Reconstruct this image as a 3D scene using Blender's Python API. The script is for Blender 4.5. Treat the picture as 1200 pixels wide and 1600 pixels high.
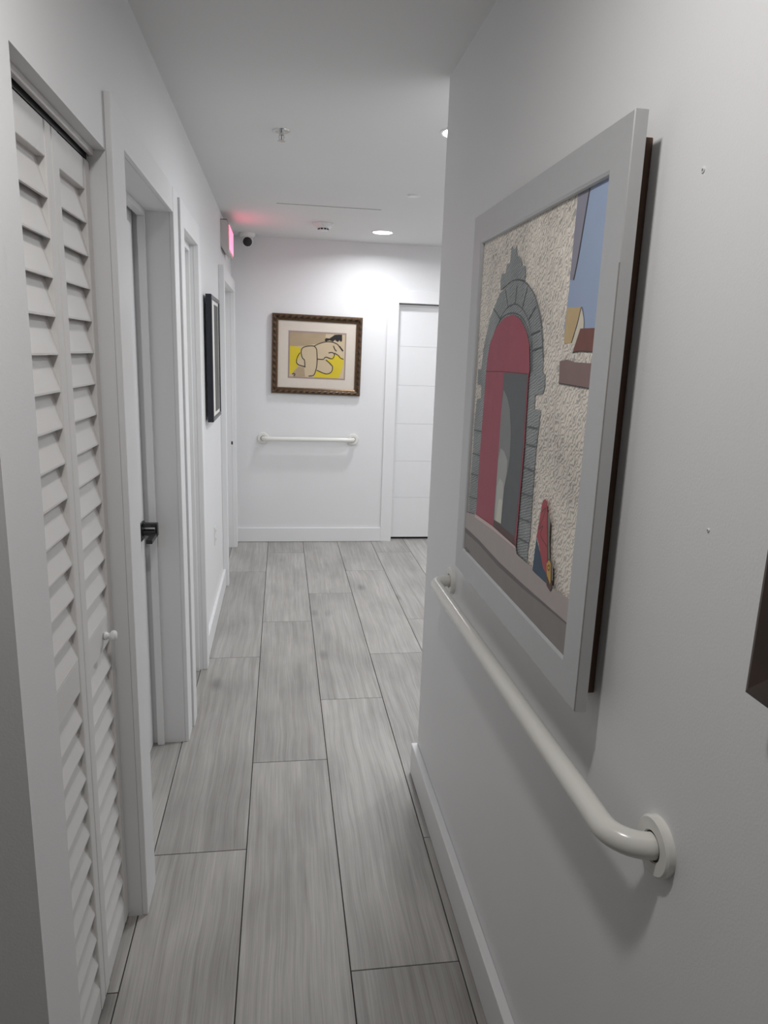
import bpy, math, random
from mathutils import Matrix, Vector

for o in list(bpy.data.objects):
    bpy.data.objects.remove(o, do_unlink=True)
scene = bpy.context.scene
C = scene.collection
random.seed(7)

# ------------------------------------------------------------------ camera
CAM_H = 1.6
YAW, PITCH, ROLL = math.radians(8.504), math.radians(-12.606), math.radians(1.967)
cam_data = bpy.data.cameras.new('camera')
cam = bpy.data.objects.new('camera', cam_data)
C.objects.link(cam)
_f = Vector((math.sin(YAW) * math.cos(PITCH), math.cos(YAW) * math.cos(PITCH), math.sin(PITCH)))
_r = Vector((math.cos(YAW), -math.sin(YAW), 0))
_u = _r.cross(_f)
_r2 = _r * math.cos(ROLL) + _u * math.sin(ROLL)
_u2 = -_r * math.sin(ROLL) + _u * math.cos(ROLL)
cam.matrix_world = Matrix(((_r2.x, _u2.x, -_f.x, 0), (_r2.y, _u2.y, -_f.y, 0), (_r2.z, _u2.z, -_f.z, CAM_H), (0, 0, 0, 1)))
cam_data.sensor_fit = 'VERTICAL'
cam_data.sensor_height = 32.0
cam_data.lens = 1099.87 / 1600 * 32.0
cam_data.clip_start = 0.02
scene.camera = cam

# ------------------------------------------------------------------ world, exposure
world = bpy.data.worlds.new('world')
scene.world = world
world.use_nodes = True
world.node_tree.nodes['Background'].inputs[0].default_value = (0.5, 0.52, 0.55, 1)
world.node_tree.nodes['Background'].inputs[1].default_value = 0.0
scene.view_settings.view_transform = 'Standard'
scene.view_settings.look = 'None'
scene.view_settings.gamma = 1.0
scene.view_settings.use_curve_mapping = False
scene.view_settings.exposure = 0.0

LIGHTS = [  # ceiling downlights: x, y, lamp watts, beam degrees, label
    (0.70, 2.98, 14.0, 176, 'round ceiling downlight half hidden by the edge of the right wall'),
    (0.725, 5.39, 8.6, 163, 'round lit ceiling downlight in full view near the far wall'),
    (-0.06, 0.70, 7.9, 176, 'round ceiling downlight above the viewer before the near closet'),
    (1.75, 3.60, 10.5, 176, 'added unseen ceiling downlight in the side passage nearer the right wall corner'),  # added out of view to light the far end more evenly
    (1.75, 4.75, 10.0, 176, 'added unseen ceiling downlight in the side passage nearer the end wall'),  # second added fill lamp, out of view, softens the first
]

# ------------------------------------------------------------------ material helpers
def lin(c):
    c = c / 255.0
    return c / 12.92 if c <= 0.04045 else ((c + 0.055) / 1.055) ** 2.4
def rgb(r, g, b, k=1.0):
    return (min(1, lin(r) * k), min(1, lin(g) * k), min(1, lin(b) * k), 1)
MATS = {}
def new_mat(name):
    m = bpy.data.materials.new(name)
    m.use_nodes = True
    MATS[name] = m
    nt = m.node_tree
    return m, nt, nt.nodes['Principled BSDF']
def plain(name, col, rough=0.5, metal=0.0, noise=0.04, nscale=30.0, bump=0.0, bscale=200.0, spec=0.5):
    """paint-like procedural: base colour with faint mottling and an optional fine relief"""
    m, nt, b = new_mat(name)
    N, L = nt.nodes, nt.links
    tc = N.new('ShaderNodeTexCoord')
    n = N.new('ShaderNodeTexNoise'); n.inputs['Scale'].default_value = nscale; n.inputs['Detail'].default_value = 4
    L.new(tc.outputs['Object'], n.inputs['Vector'])
    mx = N.new('ShaderNodeMix'); mx.data_type = 'RGBA'
    mx.inputs[6].default_value = tuple(c * (1 - noise) for c in col[:3]) + (1,)
    mx.inputs[7].default_value = tuple(min(1, c * (1 + noise)) for c in col[:3]) + (1,)
    L.new(n.outputs['Fac'], mx.inputs[0])
    L.new(mx.outputs[2], b.inputs['Base Color'])
    b.inputs['Roughness'].default_value = rough
    b.inputs['Metallic'].default_value = metal
    b.inputs['Specular IOR Level'].default_value = spec
    if bump:
        n2 = N.new('ShaderNodeTexNoise'); n2.inputs['Scale'].default_value = bscale; n2.inputs['Detail'].default_value = 3
        L.new(tc.outputs['Object'], n2.inputs['Vector'])
        bp = N.new('ShaderNodeBump'); bp.inputs['Strength'].default_value = bump; bp.inputs['Distance'].default_value = 0.002
        L.new(n2.outputs['Fac'], bp.inputs['Height'])
        L.new(bp.outputs['Normal'], b.inputs['Normal'])
    return m
def emit(name, col, strength):
    m, nt, b = new_mat(name)
    b.inputs['Base Color'].default_value = (0.8, 0.8, 0.8, 1)
    b.inputs['Emission Color'].default_value = col
    b.inputs['Emission Strength'].default_value = strength
    return m

def wall_paint(name, col, rough=0.5, scuff=0.12):
    """rolled wall paint: orange-peel relief, broad unevenness, small grey scuffs"""
    m, nt, b = new_mat(name)
    N, L = nt.nodes, nt.links
    tc = N.new('ShaderNodeTexCoord')
    big = N.new('ShaderNodeTexNoise'); big.inputs['Scale'].default_value = 1.7; big.inputs['Detail'].default_value = 3
    fine = N.new('ShaderNodeTexNoise'); fine.inputs['Scale'].default_value = 260; fine.inputs['Detail'].default_value = 2
    sc = N.new('ShaderNodeTexNoise'); sc.inputs['Scale'].default_value = 9; sc.inputs['Detail'].default_value = 6; sc.inputs['Roughness'].default_value = 0.75
    mp = N.new('ShaderNodeMapping'); mp.inputs['Scale'].default_value = (1, 1, 0.35)
    L.new(tc.outputs['Object'], mp.inputs['Vector'])
    for n in (big, fine): L.new(tc.outputs['Object'], n.inputs['Vector'])
    L.new(mp.outputs[0], sc.inputs['Vector'])
    mx = N.new('ShaderNodeMix'); mx.data_type = 'RGBA'
    mx.inputs[6].default_value = tuple(c * 0.97 for c in col[:3]) + (1,)
    mx.inputs[7].default_value = tuple(min(1, c * 1.03) for c in col[:3]) + (1,)
    L.new(big.outputs['Fac'], mx.inputs[0])
    rmp = N.new('ShaderNodeMapRange'); rmp.inputs['From Min'].default_value = 0.68; rmp.inputs['From Max'].default_value = 0.8
    rmp.inputs['To Max'].default_value = scuff
    L.new(sc.outputs['Fac'], rmp.inputs['Value'])
    m2 = N.new('ShaderNodeMix'); m2.data_type = 'RGBA'
    m2.inputs[7].default_value = (col[0] * 0.6, col[1] * 0.59, col[2] * 0.58, 1)
    L.new(rmp.outputs[0], m2.inputs[0]); L.new(mx.outputs[2], m2.inputs[6])
    L.new(m2.outputs[2], b.inputs['Base Color'])
    b.inputs['Roughness'].default_value = rough
    b.inputs['Specular IOR Level'].default_value = 0.4
    bp = N.new('ShaderNodeBump'); bp.inputs['Strength'].default_value = 0.10; bp.inputs['Distance'].default_value = 0.002
    L.new(fine.outputs['Fac'], bp.inputs['Height'])
    L.new(bp.outputs['Normal'], b.inputs['Normal'])
    return m

def plank_mat():
    m, nt, b = new_mat('grey_oak_plank')
    N, L = nt.nodes, nt.links
    tc = N.new('ShaderNodeTexCoord'); oi = N.new('ShaderNodeObjectInfo')
    off = N.new('ShaderNodeVectorMath'); off.operation = 'SCALE'; off.inputs[0].default_value = (7.3, 31.7, 13.1)
    L.new(oi.outputs['Random'], off.inputs['Scale'])
    add = N.new('ShaderNodeVectorMath'); add.operation = 'ADD'
    L.new(tc.outputs['Object'], add.inputs[0]); L.new(off.outputs[0], add.inputs[1])
    # slow warp so the grain bends into cathedral figures
    wn = N.new('ShaderNodeTexNoise'); wn.inputs['Scale'].default_value = 1.6; wn.inputs['Detail'].default_value = 2
    L.new(add.outputs[0], wn.inputs['Vector'])
    wsub = N.new('ShaderNodeVectorMath'); wsub.operation = 'SUBTRACT'; wsub.inputs[1].default_value = (.5, .5, .5)
    L.new(wn.outputs['Color'], wsub.inputs[0])
    wsc = N.new('ShaderNodeVectorMath'); wsc.operation = 'MULTIPLY'; wsc.inputs[1].default_value = (0.045, 0.0, 0.0)
    L.new(wsub.outputs[0], wsc.inputs[0])
    add2 = N.new('ShaderNodeVectorMath'); add2.operation = 'ADD'
    L.new(add.outputs[0], add2.inputs[0]); L.new(wsc.outputs[0], add2.inputs[1])
    mp = N.new('ShaderNodeMapping'); mp.inputs['Scale'].default_value = (52, 1.3, 1)
    L.new(add2.outputs[0], mp.inputs['Vector'])
    g = N.new('ShaderNodeTexNoise'); g.inputs['Scale'].default_value = 1.0; g.inputs['Detail'].default_value = 8; g.inputs['Roughness'].default_value = 0.62
    L.new(mp.outputs[0], g.inputs['Vector'])
    mp2 = N.new('ShaderNodeMapping'); mp2.inputs['Scale'].default_value = (230, 4.0, 1)
    L.new(add2.outputs[0], mp2.inputs['Vector'])
    g2 = N.new('ShaderNodeTexNoise'); g2.inputs['Scale'].default_value = 1.0; g2.inputs['Detail'].default_value = 4
    L.new(mp2.outputs[0], g2.inputs['Vector'])
    # broad clouding and knots
    mp3 = N.new('ShaderNodeMapping'); mp3.inputs['Scale'].default_value = (7, 2.2, 1)
    L.new(add2.outputs[0], mp3.inputs['Vector'])
    cl = N.new('ShaderNodeTexNoise'); cl.inputs['Scale'].default_value = 1.0; cl.inputs['Detail'].default_value = 4
    L.new(mp3.outputs[0], cl.inputs['Vector'])
    mx = N.new('ShaderNodeMix'); mx.data_type = 'RGBA'
    mx.inputs[6].default_value = (0.345, 0.328, 0.307, 1); mx.inputs[7].default_value = (0.485, 0.468, 0.446, 1)
    r1 = N.new('ShaderNodeMapRange'); r1.inputs['From Min'].default_value = 0.28; r1.inputs['From Max'].default_value = 0.66
    L.new(g.outputs['Fac'], r1.inputs['Value']); L.new(r1.outputs[0], mx.inputs[0])
    m2 = N.new('ShaderNodeMix'); m2.data_type = 'RGBA'; m2.blend_type = 'MULTIPLY'; m2.inputs[0].default_value = 0.85
    r2 = N.new('ShaderNodeMapRange'); r2.inputs['From Min'].default_value = 0.3; r2.inputs['From Max'].default_value = 0.6; r2.inputs['To Min'].default_value = 0.78
    L.new(g2.outputs['Fac'], r2.inputs['Value']); L.new(mx.outputs[2], m2.inputs[6]); L.new(r2.outputs[0], m2.inputs[7])
    m3 = N.new('ShaderNodeMix'); m3.data_type = 'RGBA'; m3.blend_type = 'MULTIPLY'; m3.inputs[0].default_value = 0.8
    r3 = N.new('ShaderNodeMapRange'); r3.inputs['From Min'].default_value = 0.3; r3.inputs['From Max'].default_value = 0.62; r3.inputs['To Min'].default_value = 0.74; r3.inputs['To Max'].default_value = 1.05
    L.new(cl.outputs['Fac'], r3.inputs['Value']); L.new(m2.outputs[2], m3.inputs[6]); L.new(r3.outputs[0], m3.inputs[7])
    # sparse dark knots
    mpk = N.new('ShaderNodeMapping'); mpk.inputs['Scale'].default_value = (4.2, 1.7, 1)
    L.new(add2.outputs[0], mpk.inputs['Vector'])
    vo = N.new('ShaderNodeTexVoronoi'); vo.inputs['Scale'].default_value = 1.0; vo.inputs['Randomness'].default_value = 1.0
    L.new(mpk.outputs[0], vo.inputs['Vector'])
    rk = N.new('ShaderNodeMapRange'); rk.inputs['From Min'].default_value = 0.015; rk.inputs['From Max'].default_value = 0.15; rk.inputs['To Min'].default_value = 0.4; rk.inputs['To Max'].default_value = 1.0
    L.new(vo.outputs['Distance'], rk.inputs['Value'])
    m4 = N.new('ShaderNodeMix'); m4.data_type = 'RGBA'; m4.blend_type = 'MULTIPLY'; m4.inputs[0].default_value = 0.75
    L.new(m3.outputs[2], m4.inputs[6]); L.new(rk.outputs[0], m4.inputs[7])
    # plank to plank tone
    hv = N.new('ShaderNodeHueSaturation')
    rv = N.new('ShaderNodeMapRange'); rv.inputs['To Min'].default_value = 0.93; rv.inputs['To Max'].default_value = 1.07
    L.new(oi.outputs['Random'], rv.inputs['Value']); L.new(rv.outputs[0], hv.inputs['Value']); L.new(m4.outputs[2], hv.inputs['Color'])
    L.new(hv.outputs[0], b.inputs['Base Color'])
    b.inputs['Roughness'].default_value = 0.42
    b.inputs['Specular IOR Level'].default_value = 0.45
    bp = N.new('ShaderNodeBump'); bp.inputs['Strength'].default_value = 0.12; bp.inputs['Distance'].default_value = 0.001
    L.new(g2.outputs['Fac'], bp.inputs['Height']); L.new(bp.outputs['Normal'], b.inputs['Normal'])
    return m

def swirl_mat(name, c0, c1, scale, dist, lo=0.25, hi=0.6, stretch=(1, 1, 1)):
    """painted swirling brush lines"""
    m, nt, b = new_mat(name)
    N, L = nt.nodes, nt.links
    tc = N.new('ShaderNodeTexCoord')
    mp = N.new('ShaderNodeMapping'); mp.inputs['Scale'].default_value = stretch
    L.new(tc.outputs['Object'], mp.inputs['Vector'])
    w = N.new('ShaderNodeTexWave'); w.inputs['Scale'].default_value = scale; w.inputs['Distortion'].default_value = dist
    w.inputs['Detail'].default_value = 2.0; w.inputs['Detail Scale'].default_value = 1.2; w.bands_direction = 'DIAGONAL'
    L.new(mp.outputs[0], w.inputs['Vector'])
    big = N.new('ShaderNodeTexNoise'); big.inputs['Scale'].default_value = 7; big.inputs['Detail'].default_value = 3
    L.new(tc.outputs['Object'], big.inputs['Vector'])
    r = N.new('ShaderNodeMapRange'); r.inputs['From Min'].default_value = lo; r.inputs['From Max'].default_value = hi
    L.new(w.outputs['Fac'], r.inputs['Value'])
    mu = N.new('ShaderNodeMath'); mu.operation = 'MULTIPLY_ADD'; mu.inputs[1].default_value = 0.7
    r2 = N.new('ShaderNodeMapRange'); r2.inputs['From Min'].default_value = 0.35; r2.inputs['From Max'].default_value = 0.65; r2.inputs['To Max'].default_value = 0.35
    L.new(big.outputs['Fac'], r2.inputs['Value']); L.new(r.outputs[0], mu.inputs[0]); L.new(r2.outputs[0], mu.inputs[2])
    mx = N.new('ShaderNodeMix'); mx.data_type = 'RGBA'; mx.clamp_factor = True
    mx.inputs[6].default_value = c1; mx.inputs[7].default_value = c0
    L.new(mu.outputs[0], mx.inputs[0]); L.new(mx.outputs[2], b.inputs['Base Color'])
    b.inputs['Roughness'].default_value = 0.7
    return m

def glass_mat():
    m = bpy.data.materials.new('picture_glass'); m.use_nodes = True
    nt = m.node_tree; N, L = nt.nodes, nt.links
    out = N['Material Output']; N.remove(N['Principled BSDF'])
    tr = N.new('ShaderNodeBsdfTransparent'); gl = N.new('ShaderNodeBsdfGlossy'); gl.inputs['Roughness'].default_value = 0.02
    fr = N.new('ShaderNodeFresnel'); fr.inputs['IOR'].default_value = 1.45
    mx = N.new('ShaderNodeMixShader')
    L.new(fr.outputs[0], mx.inputs[0]); L.new(tr.outputs[0], mx.inputs[1]); L.new(gl.outputs[0], mx.inputs[2]); L.new(mx.outputs[0], out.inputs[0])
    MATS['glass'] = m
    return m

wall_paint('wall_white', (0.80, 0.80, 0.805, 1), 0.5)
wall_paint('ceiling_white', (0.76, 0.76, 0.755, 1), 0.75, 0.04)
wall_paint('trim_white', (0.82, 0.82, 0.825, 1), 0.36, 0.3)
wall_paint('closet_white', (0.755, 0.74, 0.725, 1), 0.42, 0.3)
plain('door_white', (0.82, 0.82, 0.825, 1), 0.4, noise=0.02, nscale=9)
plain('rail_white', (0.80, 0.79, 0.745, 1), 0.22, noise=0.02, nscale=20)
plain('plastic_white', (0.78, 0.78, 0.77, 1), 0.35, noise=0.02)
plain('exit_housing', (0.62, 0.58, 0.57, 1), 0.45, noise=0.03)
plain('black_metal', (0.012, 0.012, 0.013, 1), 0.35, noise=0.1)
plain('track_black', (0.02, 0.018, 0.018, 1), 0.6, noise=0.2)
plain('floor_gap', (0.05, 0.045, 0.04, 1), 0.9, noise=0.2)
plain('chrome', (0.6, 0.6, 0.6, 1), 0.25, 1.0, noise=0.05)
plain('brass_worn', (0.35, 0.27, 0.17, 1), 0.4, 0.8, noise=0.2)
plain('silver_frame', (0.53, 0.535, 0.54, 1), 0.38, 0.35, noise=0.03, nscale=60, bump=0.03)
plain('brown_backing', (0.10, 0.055, 0.035, 1), 0.7, noise=0.2, nscale=40)
plain('dark_wood', (0.045, 0.027, 0.02, 1), 0.4, noise=0.35, nscale=25)
plain('navy_frame', (0.012, 0.014, 0.022, 1), 0.28, noise=0.1)
plain('gilt_bronze', (0.13, 0.078, 0.042, 1), 0.34, 0.5, noise=0.45, nscale=60)
plain('gilt_dark', (0.045, 0.027, 0.016, 1), 0.35, 0.4, noise=0.4, nscale=60)
plain('mat_board', (0.66, 0.595, 0.52, 1), 0.8, noise=0.03)
plain('mat_lilac', (0.34, 0.26, 0.23, 1), 0.8, noise=0.05)
plain('mat_pale', (0.82, 0.82, 0.78, 1), 0.8, noise=0.03)
plain('print_grey', (0.12, 0.12, 0.115, 1), 0.7, noise=0.5, nscale=6)
plain('groove_shade', (0.30, 0.28, 0.26, 1), 0.9, noise=0.3)  # grey of the shadow line painted on the silver frame
plain('seam_grey', (0.16, 0.155, 0.14, 1), 0.9, noise=0.4, nscale=40)
plain('hole_grey', (0.25, 0.24, 0.23, 1), 0.9, noise=0.3, nscale=80)
plank_mat(); glass_mat()
emit('lamp_white', (1.0, 0.98, 0.97, 1), 40.0)
emit('exit_red', (1.0, 0.06, 0.16, 1), 2.6)
K = 1.95
plain('p_sky', rgb(118, 131, 153, K), 0.6, noise=0.06, nscale=12)
plain('p_eave', rgb(108, 107, 118, K), 0.6, noise=0.06)
plain('p_ink', rgb(60, 60, 64, 1.2), 0.6, noise=0.1)
plain('p_ochre', rgb(152, 132, 98, K), 0.6, noise=0.08)
plain('p_cream', rgb(166, 160, 146, K), 0.6, noise=0.06)
plain('p_roof', rgb(92, 58, 52, K), 0.6, noise=0.12)
plain('p_block', rgb(104, 85, 83, K), 0.6, noise=0.08)
plain('p_red', rgb(124, 55, 68, K), 0.55, noise=0.10, nscale=25)
plain('p_dark', rgb(74, 78, 80, K), 0.6, noise=0.08)
plain('p_brown', rgb(72, 56, 54, K), 0.6, noise=0.1)
plain('p_mid', rgb(104, 106, 106, K), 0.6, noise=0.05)
plain('p_lt1', rgb(131, 133, 131, K), 0.6, noise=0.05)
plain('p_lt2', rgb(147, 148, 145, K), 0.6, noise=0.04)
plain('p_lt3', rgb(164, 163, 152, K), 0.6, noise=0.04)
plain('p_pave', rgb(133, 126, 124, K * 1.1), 0.65, noise=0.06)
plain('p_pink', rgb(160, 145, 142, K * 1.1), 0.65, noise=0.06)
plain('p_road', rgb(110, 106, 104, K), 0.65, noise=0.07)
plain('p_kerb', rgb(88, 84, 83, K), 0.65, noise=0.08)
plain('p_shadow', rgb(100, 96, 90, K), 0.65, noise=0.08)
plain('p_blue', rgb(46, 62, 78, K), 0.6, noise=0.1)
plain('p_robe', rgb(136, 60, 66, K), 0.6, noise=0.12)
plain('p_yellow', rgb(160, 128, 62, K), 0.6, noise=0.1)
plain('p_joint', rgb(70, 74, 76, K), 0.65, noise=0.1)
swirl_mat('p_wall', rgb(177, 171, 163, K * 1.15), rgb(116, 112, 108, K * 1.1), 52.0, 11.0, 0.05, 0.55)
swirl_mat('p_stone', rgb(128, 131, 131, K * 1.05), rgb(86, 90, 92, K), 70.0, 4.5, 0.1, 0.8, (1, 0.5, 1.5))
K2 = 1.0
plain('n_paper', rgb(196, 178, 148, K2), 0.8, noise=0.06, nscale=9)
plain('n_tan', rgb(170, 150, 122, K2), 0.8, noise=0.15, nscale=9)
plain('n_yellow', rgb(208, 186, 48, K2), 0.8, noise=0.10, nscale=9)
plain('n_ink', rgb(38, 34, 34, K2), 0.8, noise=0.1)

# ------------------------------------------------------------------ geometry helpers
class MB:
    """collects polygons for ONE mesh object"""
    def __init__(s): s.v = []; s.f = []; s.m = []
    def add(s, vs, fs, mi=0):
        b = len(s.v); s.v += [tuple(p) for p in vs]
        for f in fs: s.f.append([i + b for i in f]); s.m.append(mi)
        return s
    def box(s, x0, x1, y0, y1, z0, z1, mi=0):
        return s.add([(x0, y0, z0), (x1, y0, z0), (x1, y1, z0), (x0, y1, z0), (x0, y0, z1), (x1, y0, z1), (x1, y1, z1), (x0, y1, z1)],
                     [(0, 3, 2, 1), (4, 5, 6, 7), (0, 1, 5, 4), (1, 2, 6, 5), (2, 3, 7, 6), (3, 0, 4, 7)], mi)
    def prism(s, pts, vec, mi=0):
        """planar outline (3D points) swept along vec"""
        n = len(pts); w = [tuple(Vector(p) + Vector(vec)) for p in pts]
        fs = [list(range(n))[::-1], [n + i for i in range(n)]] + [(i, (i + 1) % n, n + (i + 1) % n, n + i) for i in range(n)]
        return s.add(list(pts) + w, fs, mi)
    def lathe(s, prof, origin, axis, seg=32, mi=0, sx=1.0):
        """profile [(radius, along)] turned about axis through origin"""
        a = Vector(axis).normalized(); t = Vector((0, 0, 1)) if abs(a.z) < 0.9 else Vector((1, 0, 0))
        e1 = a.cross(t).normalized(); e2 = a.cross(e1); o = Vector(origin); vs = []; fs = []
        for r, h in prof:
            for k in range(seg):
                th = 2 * math.pi * k / seg
                vs.append(o + a * h + (e1 * math.cos(th) + e2 * math.sin(th)) * r)
        n = len(prof)
        for i in range(n - 1):
            for k in range(seg):
                fs.append((i * seg + k, i * seg + (k + 1) % seg, (i + 1) * seg + (k + 1) % seg, (i + 1) * seg + k))
        fs.append(list(range(seg))[::-1]); fs.append([(n - 1) * seg + k for k in range(seg)])
        return s.add(vs, fs, mi)
    def tube(s, path, r, seg=20, mi=0):
        P = [Vector(p) for p in path]; vs = []; fs = []; e1 = None
        for i, p in enumerate(P):
            d = (P[min(i + 1, len(P) - 1)] - P[max(i - 1, 0)]).normalized()
            if e1 is None: e1 = d.cross(Vector((0, 0, 1)) if abs(d.z) < 0.9 else Vector((1, 0, 0))).normalized()
            e1 = (e1 - d * e1.dot(d)).normalized(); e2 = d.cross(e1)
            vs += [p + (e1 * math.cos(2 * math.pi * k / seg) + e2 * math.sin(2 * math.pi * k / seg)) * r for k in range(seg)]
        for i in range(len(P) - 1):
            for k in range(seg): fs.append((i * seg + k, i * seg + (k + 1) % seg, (i + 1) * seg + (k + 1) % seg, (i + 1) * seg + k))
        fs.append(list(range(seg))[::-1]); fs.append([(len(P) - 1) * seg + k for k in range(seg)])
        return s.add(vs, fs, mi)
    def build(s, name, mats, parent=None, loc=None, bevel=0, smooth=False, recalc=True):
        me = bpy.data.meshes.new(name)
        o0 = Vector(loc) if loc else Vector((0, 0, 0))
        me.from_pydata([tuple(Vector(p) - o0) for p in s.v], [], s.f)
        for mn in (mats if isinstance(mats, (list, tuple)) else [mats]): me.materials.append(MATS[mn])
        me.polygons.foreach_set('material_index', s.m)
        if recalc:
            import bmesh
            bm = bmesh.new(); bm.from_mesh(me); bmesh.ops.recalc_face_normals(bm, faces=bm.faces); bm.to_mesh(me); bm.free()
        me.update()
        ob = bpy.data.objects.new(name, me); C.objects.link(ob)
        ob.location = o0
        if parent is not None:
            ob.parent = parent
            ob.location = o0 - Vector(parent_world(parent)) if not parent.get('_rot') else o0
        if smooth:
            me.polygons.foreach_set('use_smooth', [True] * len(me.polygons))
            md = ob.modifiers.new('edges', 'EDGE_SPLIT'); md.split_angle = math.radians(38)
        if bevel:
            md = ob.modifiers.new('bevel', 'BEVEL'); md.width = bevel; md.segments = 2; md.limit_method = 'ANGLE'
        return ob
def parent_world(p):
    v = Vector(p.location)
    while p.parent is not None:
        p = p.parent; v = v + Vector(p.location)
    return v
def empty(name, loc=(0, 0, 0)):
    e = bpy.data.objects.new(name, None); C.objects.link(e); e.location = loc; e.empty_display_size = 0.05
    return e
def tag(o, label, cat, group=None):
    o['label'] = label; o['category'] = cat
    if group: o['group'] = group
    return o
def struct(o, label=None, cat=None):
    o['kind'] = 'structure'
    if label: o['label'] = label
    if cat: o['category'] = cat
    return o
def holed_wall(us, zs, solid, mk, t0, t1):
    """one connected wall slab: grid cells us x zs kept where solid(u,z); mk(u,t,z) -> point"""
    mb = MB(); idx = {}
    def V(i, j, k):
        if (i, j, k) not in idx:
            idx[(i, j, k)] = len(mb.v); mb.v.append(mk(us[i], (t0, t1)[k], zs[j]))
        return idx[(i, j, k)]
    S = lambda i, j: 0 <= i < len(us) - 1 and 0 <= j < len(zs) - 1 and solid((us[i] + us[i + 1]) / 2, (zs[j] + zs[j + 1]) / 2)
    def F(*q): mb.f.append(list(q)); mb.m.append(0)
    for i in range(len(us) - 1):
        for j in range(len(zs) - 1):
            if not S(i, j): continue
            for k in (0, 1): F(V(i, j, k), V(i + 1, j, k), V(i + 1, j + 1, k), V(i, j + 1, k))
            if not S(i - 1, j): F(V(i, j, 0), V(i, j + 1, 0), V(i, j + 1, 1), V(i, j, 1))
            if not S(i + 1, j): F(V(i + 1, j, 0), V(i + 1, j + 1, 0), V(i + 1, j + 1, 1), V(i + 1, j, 1))
            if not S(i, j - 1): F(V(i, j, 0), V(i + 1, j, 0), V(i + 1, j, 1), V(i, j, 1))
            if not S(i, j + 1): F(V(i, j + 1, 0), V(i + 1, j + 1, 0), V(i + 1, j + 1, 1), V(i, j + 1, 1))
    return mb

# ================================================================== the setting
CEIL = 2.467
XL, XR = -0.394, 0.527            # corridor wall faces
YF = 5.92                         # far wall face
Y0 = 1.056                        # where the left wall begins
YC = 2.43                         # where the right wall ends
BX0, BX1, BY0 = -2.2, 2.3, -2.4   # outer limits of the rooms around

# floor: dark bed under separately laid planks
floor = struct(MB().box(BX0, BX1, BY0, YF + 0.3, -0.05, -0.006).build('floor', 'floor_gap'), 'grey oak-look plank floor of the corridor')
PW, PL, GAP = 0.2955, 1.507, 0.0016
k = -7
for k in range(-7, 8):
    xa = -0.4065 + k * PW; xb = xa + PW
    if xb < BX0 or xa > BX1: continue
    n0 = -4
    for n in range(-5, 5):
        ya = 2.05 + 0.5023 * k + PL * n; yb = ya + PL
        xa_, xb_ = max(xa, BX0), min(xb, BX1)
        ya_, yb_ = max(ya, BY0), min(yb, YF + 0.2)
        if yb_ - ya_ < 0.02 or xb_ - xa_ < 0.02: continue
        if xb_ < -0.62 and ya_ > Y0: continue           # under the closets
        if xa_ > XR + 0.1 and yb_ < YC: continue        # beyond the right wall
        cx, cy = (xa_ + xb_) / 2, (ya_ + yb_) / 2
        MB().box(xa_ + GAP, xb_ - GAP, ya_ + GAP, yb_ - GAP, -0.008, 0.0).build('plank', 'grey_oak_plank', floor, (cx, cy, 0), bevel=0.0008)

ceiling = struct(MB().box(BX0, BX1, BY0, YF + 0.2, CEIL, CEIL + 0.1).build('ceiling', 'ceiling_white'), 'plain white plaster ceiling over the corridor')

# left wall with four openings
D1, D2, D3, D4 = (1.216, 1.80, 2.028), (1.93, 2.735, 2.065), (2.95, 3.42, 2.05), (4.80, 5.74, 2.03)
DO = [D1, D2, D3, D4]
us = sorted({Y0, YF + 0.14} | {d[0] for d in DO} | {d[1] for d in DO}); zs = sorted({0, CEIL} | {d[2] for d in DO})
struct(holed_wall(us, zs, lambda u, z: not any(a < u < b and z < h for a, b, h in DO), lambda u, t, z: (t, u, z), XL, -0.62).build('wall_left', 'wall_white'),
       'white painted left wall pierced by the closets and doors')
struct(MB().box(BX0, -0.62, Y0, Y0 + 0.12, 0, CEIL).build('wall_entry', 'wall_white'), 'shaded white wall return at the left picture edge')
struct(MB().box(XR, XR + 0.12, BY0, YC, 0, CEIL).build('wall_right', 'wall_white'), 'white painted right wall ending at an outside corner')
FD = (0.95, 1.75, 2.016)
struct(holed_wall(sorted({XL, BX1, FD[0], FD[1]}), [0, FD[2], CEIL], lambda u, z: not (FD[0] < u < FD[1] and z < FD[2]), lambda u, t, z: (u, t, z), YF, YF + 0.14)
       .build('wall_far', 'wall_white'), 'white end wall with the framed drawing, rail and door')
struct(MB().box(XR + 0.12, BX1, YC - 0.12, YC, 0, CEIL).build('wall_passage', 'wall_white'), 'white wall of the side passage behind the right wall corner')
struct(MB().box(BX1, BX1 + 0.1, YC - 0.12, YF + 0.14, 0, CEIL).build('wall_passage_end', 'wall_white'), 'white end wall of the side passage')
struct(MB().box(BX0, BX1, BY0 - 0.1, BY0, 0, CEIL).build('wall_back', 'wall_white'), 'white wall behind the viewer')
struct(MB().box(BX0 - 0.1, BX0, BY0 - 0.1, Y0 + 0.12, 0, CEIL).build('wall_entry_side', 'wall_white'), 'white side wall of the entry behind the viewer')

# baseboards
struct(MB().box(0.5025, XR, BY0, YC + 0.004, 0.003, 0.128).build('baseboard_right', 'trim_white', bevel=0.003), 'white baseboard along the right wall below the handrail')
struct(MB().box(XL, -0.376, 3.50, 4.74, 0.002, 0.125).build('baseboard_left', 'trim_white', bevel=0.003), 'white baseboard on the left wall below the small outlet')
struct(MB().box(-0.376, 0.856, YF - 0.016, YF, 0.002, 0.124).build('baseboard_far', 'trim_white', bevel=0.003), 'white baseboard along the end wall under the far rail')

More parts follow.
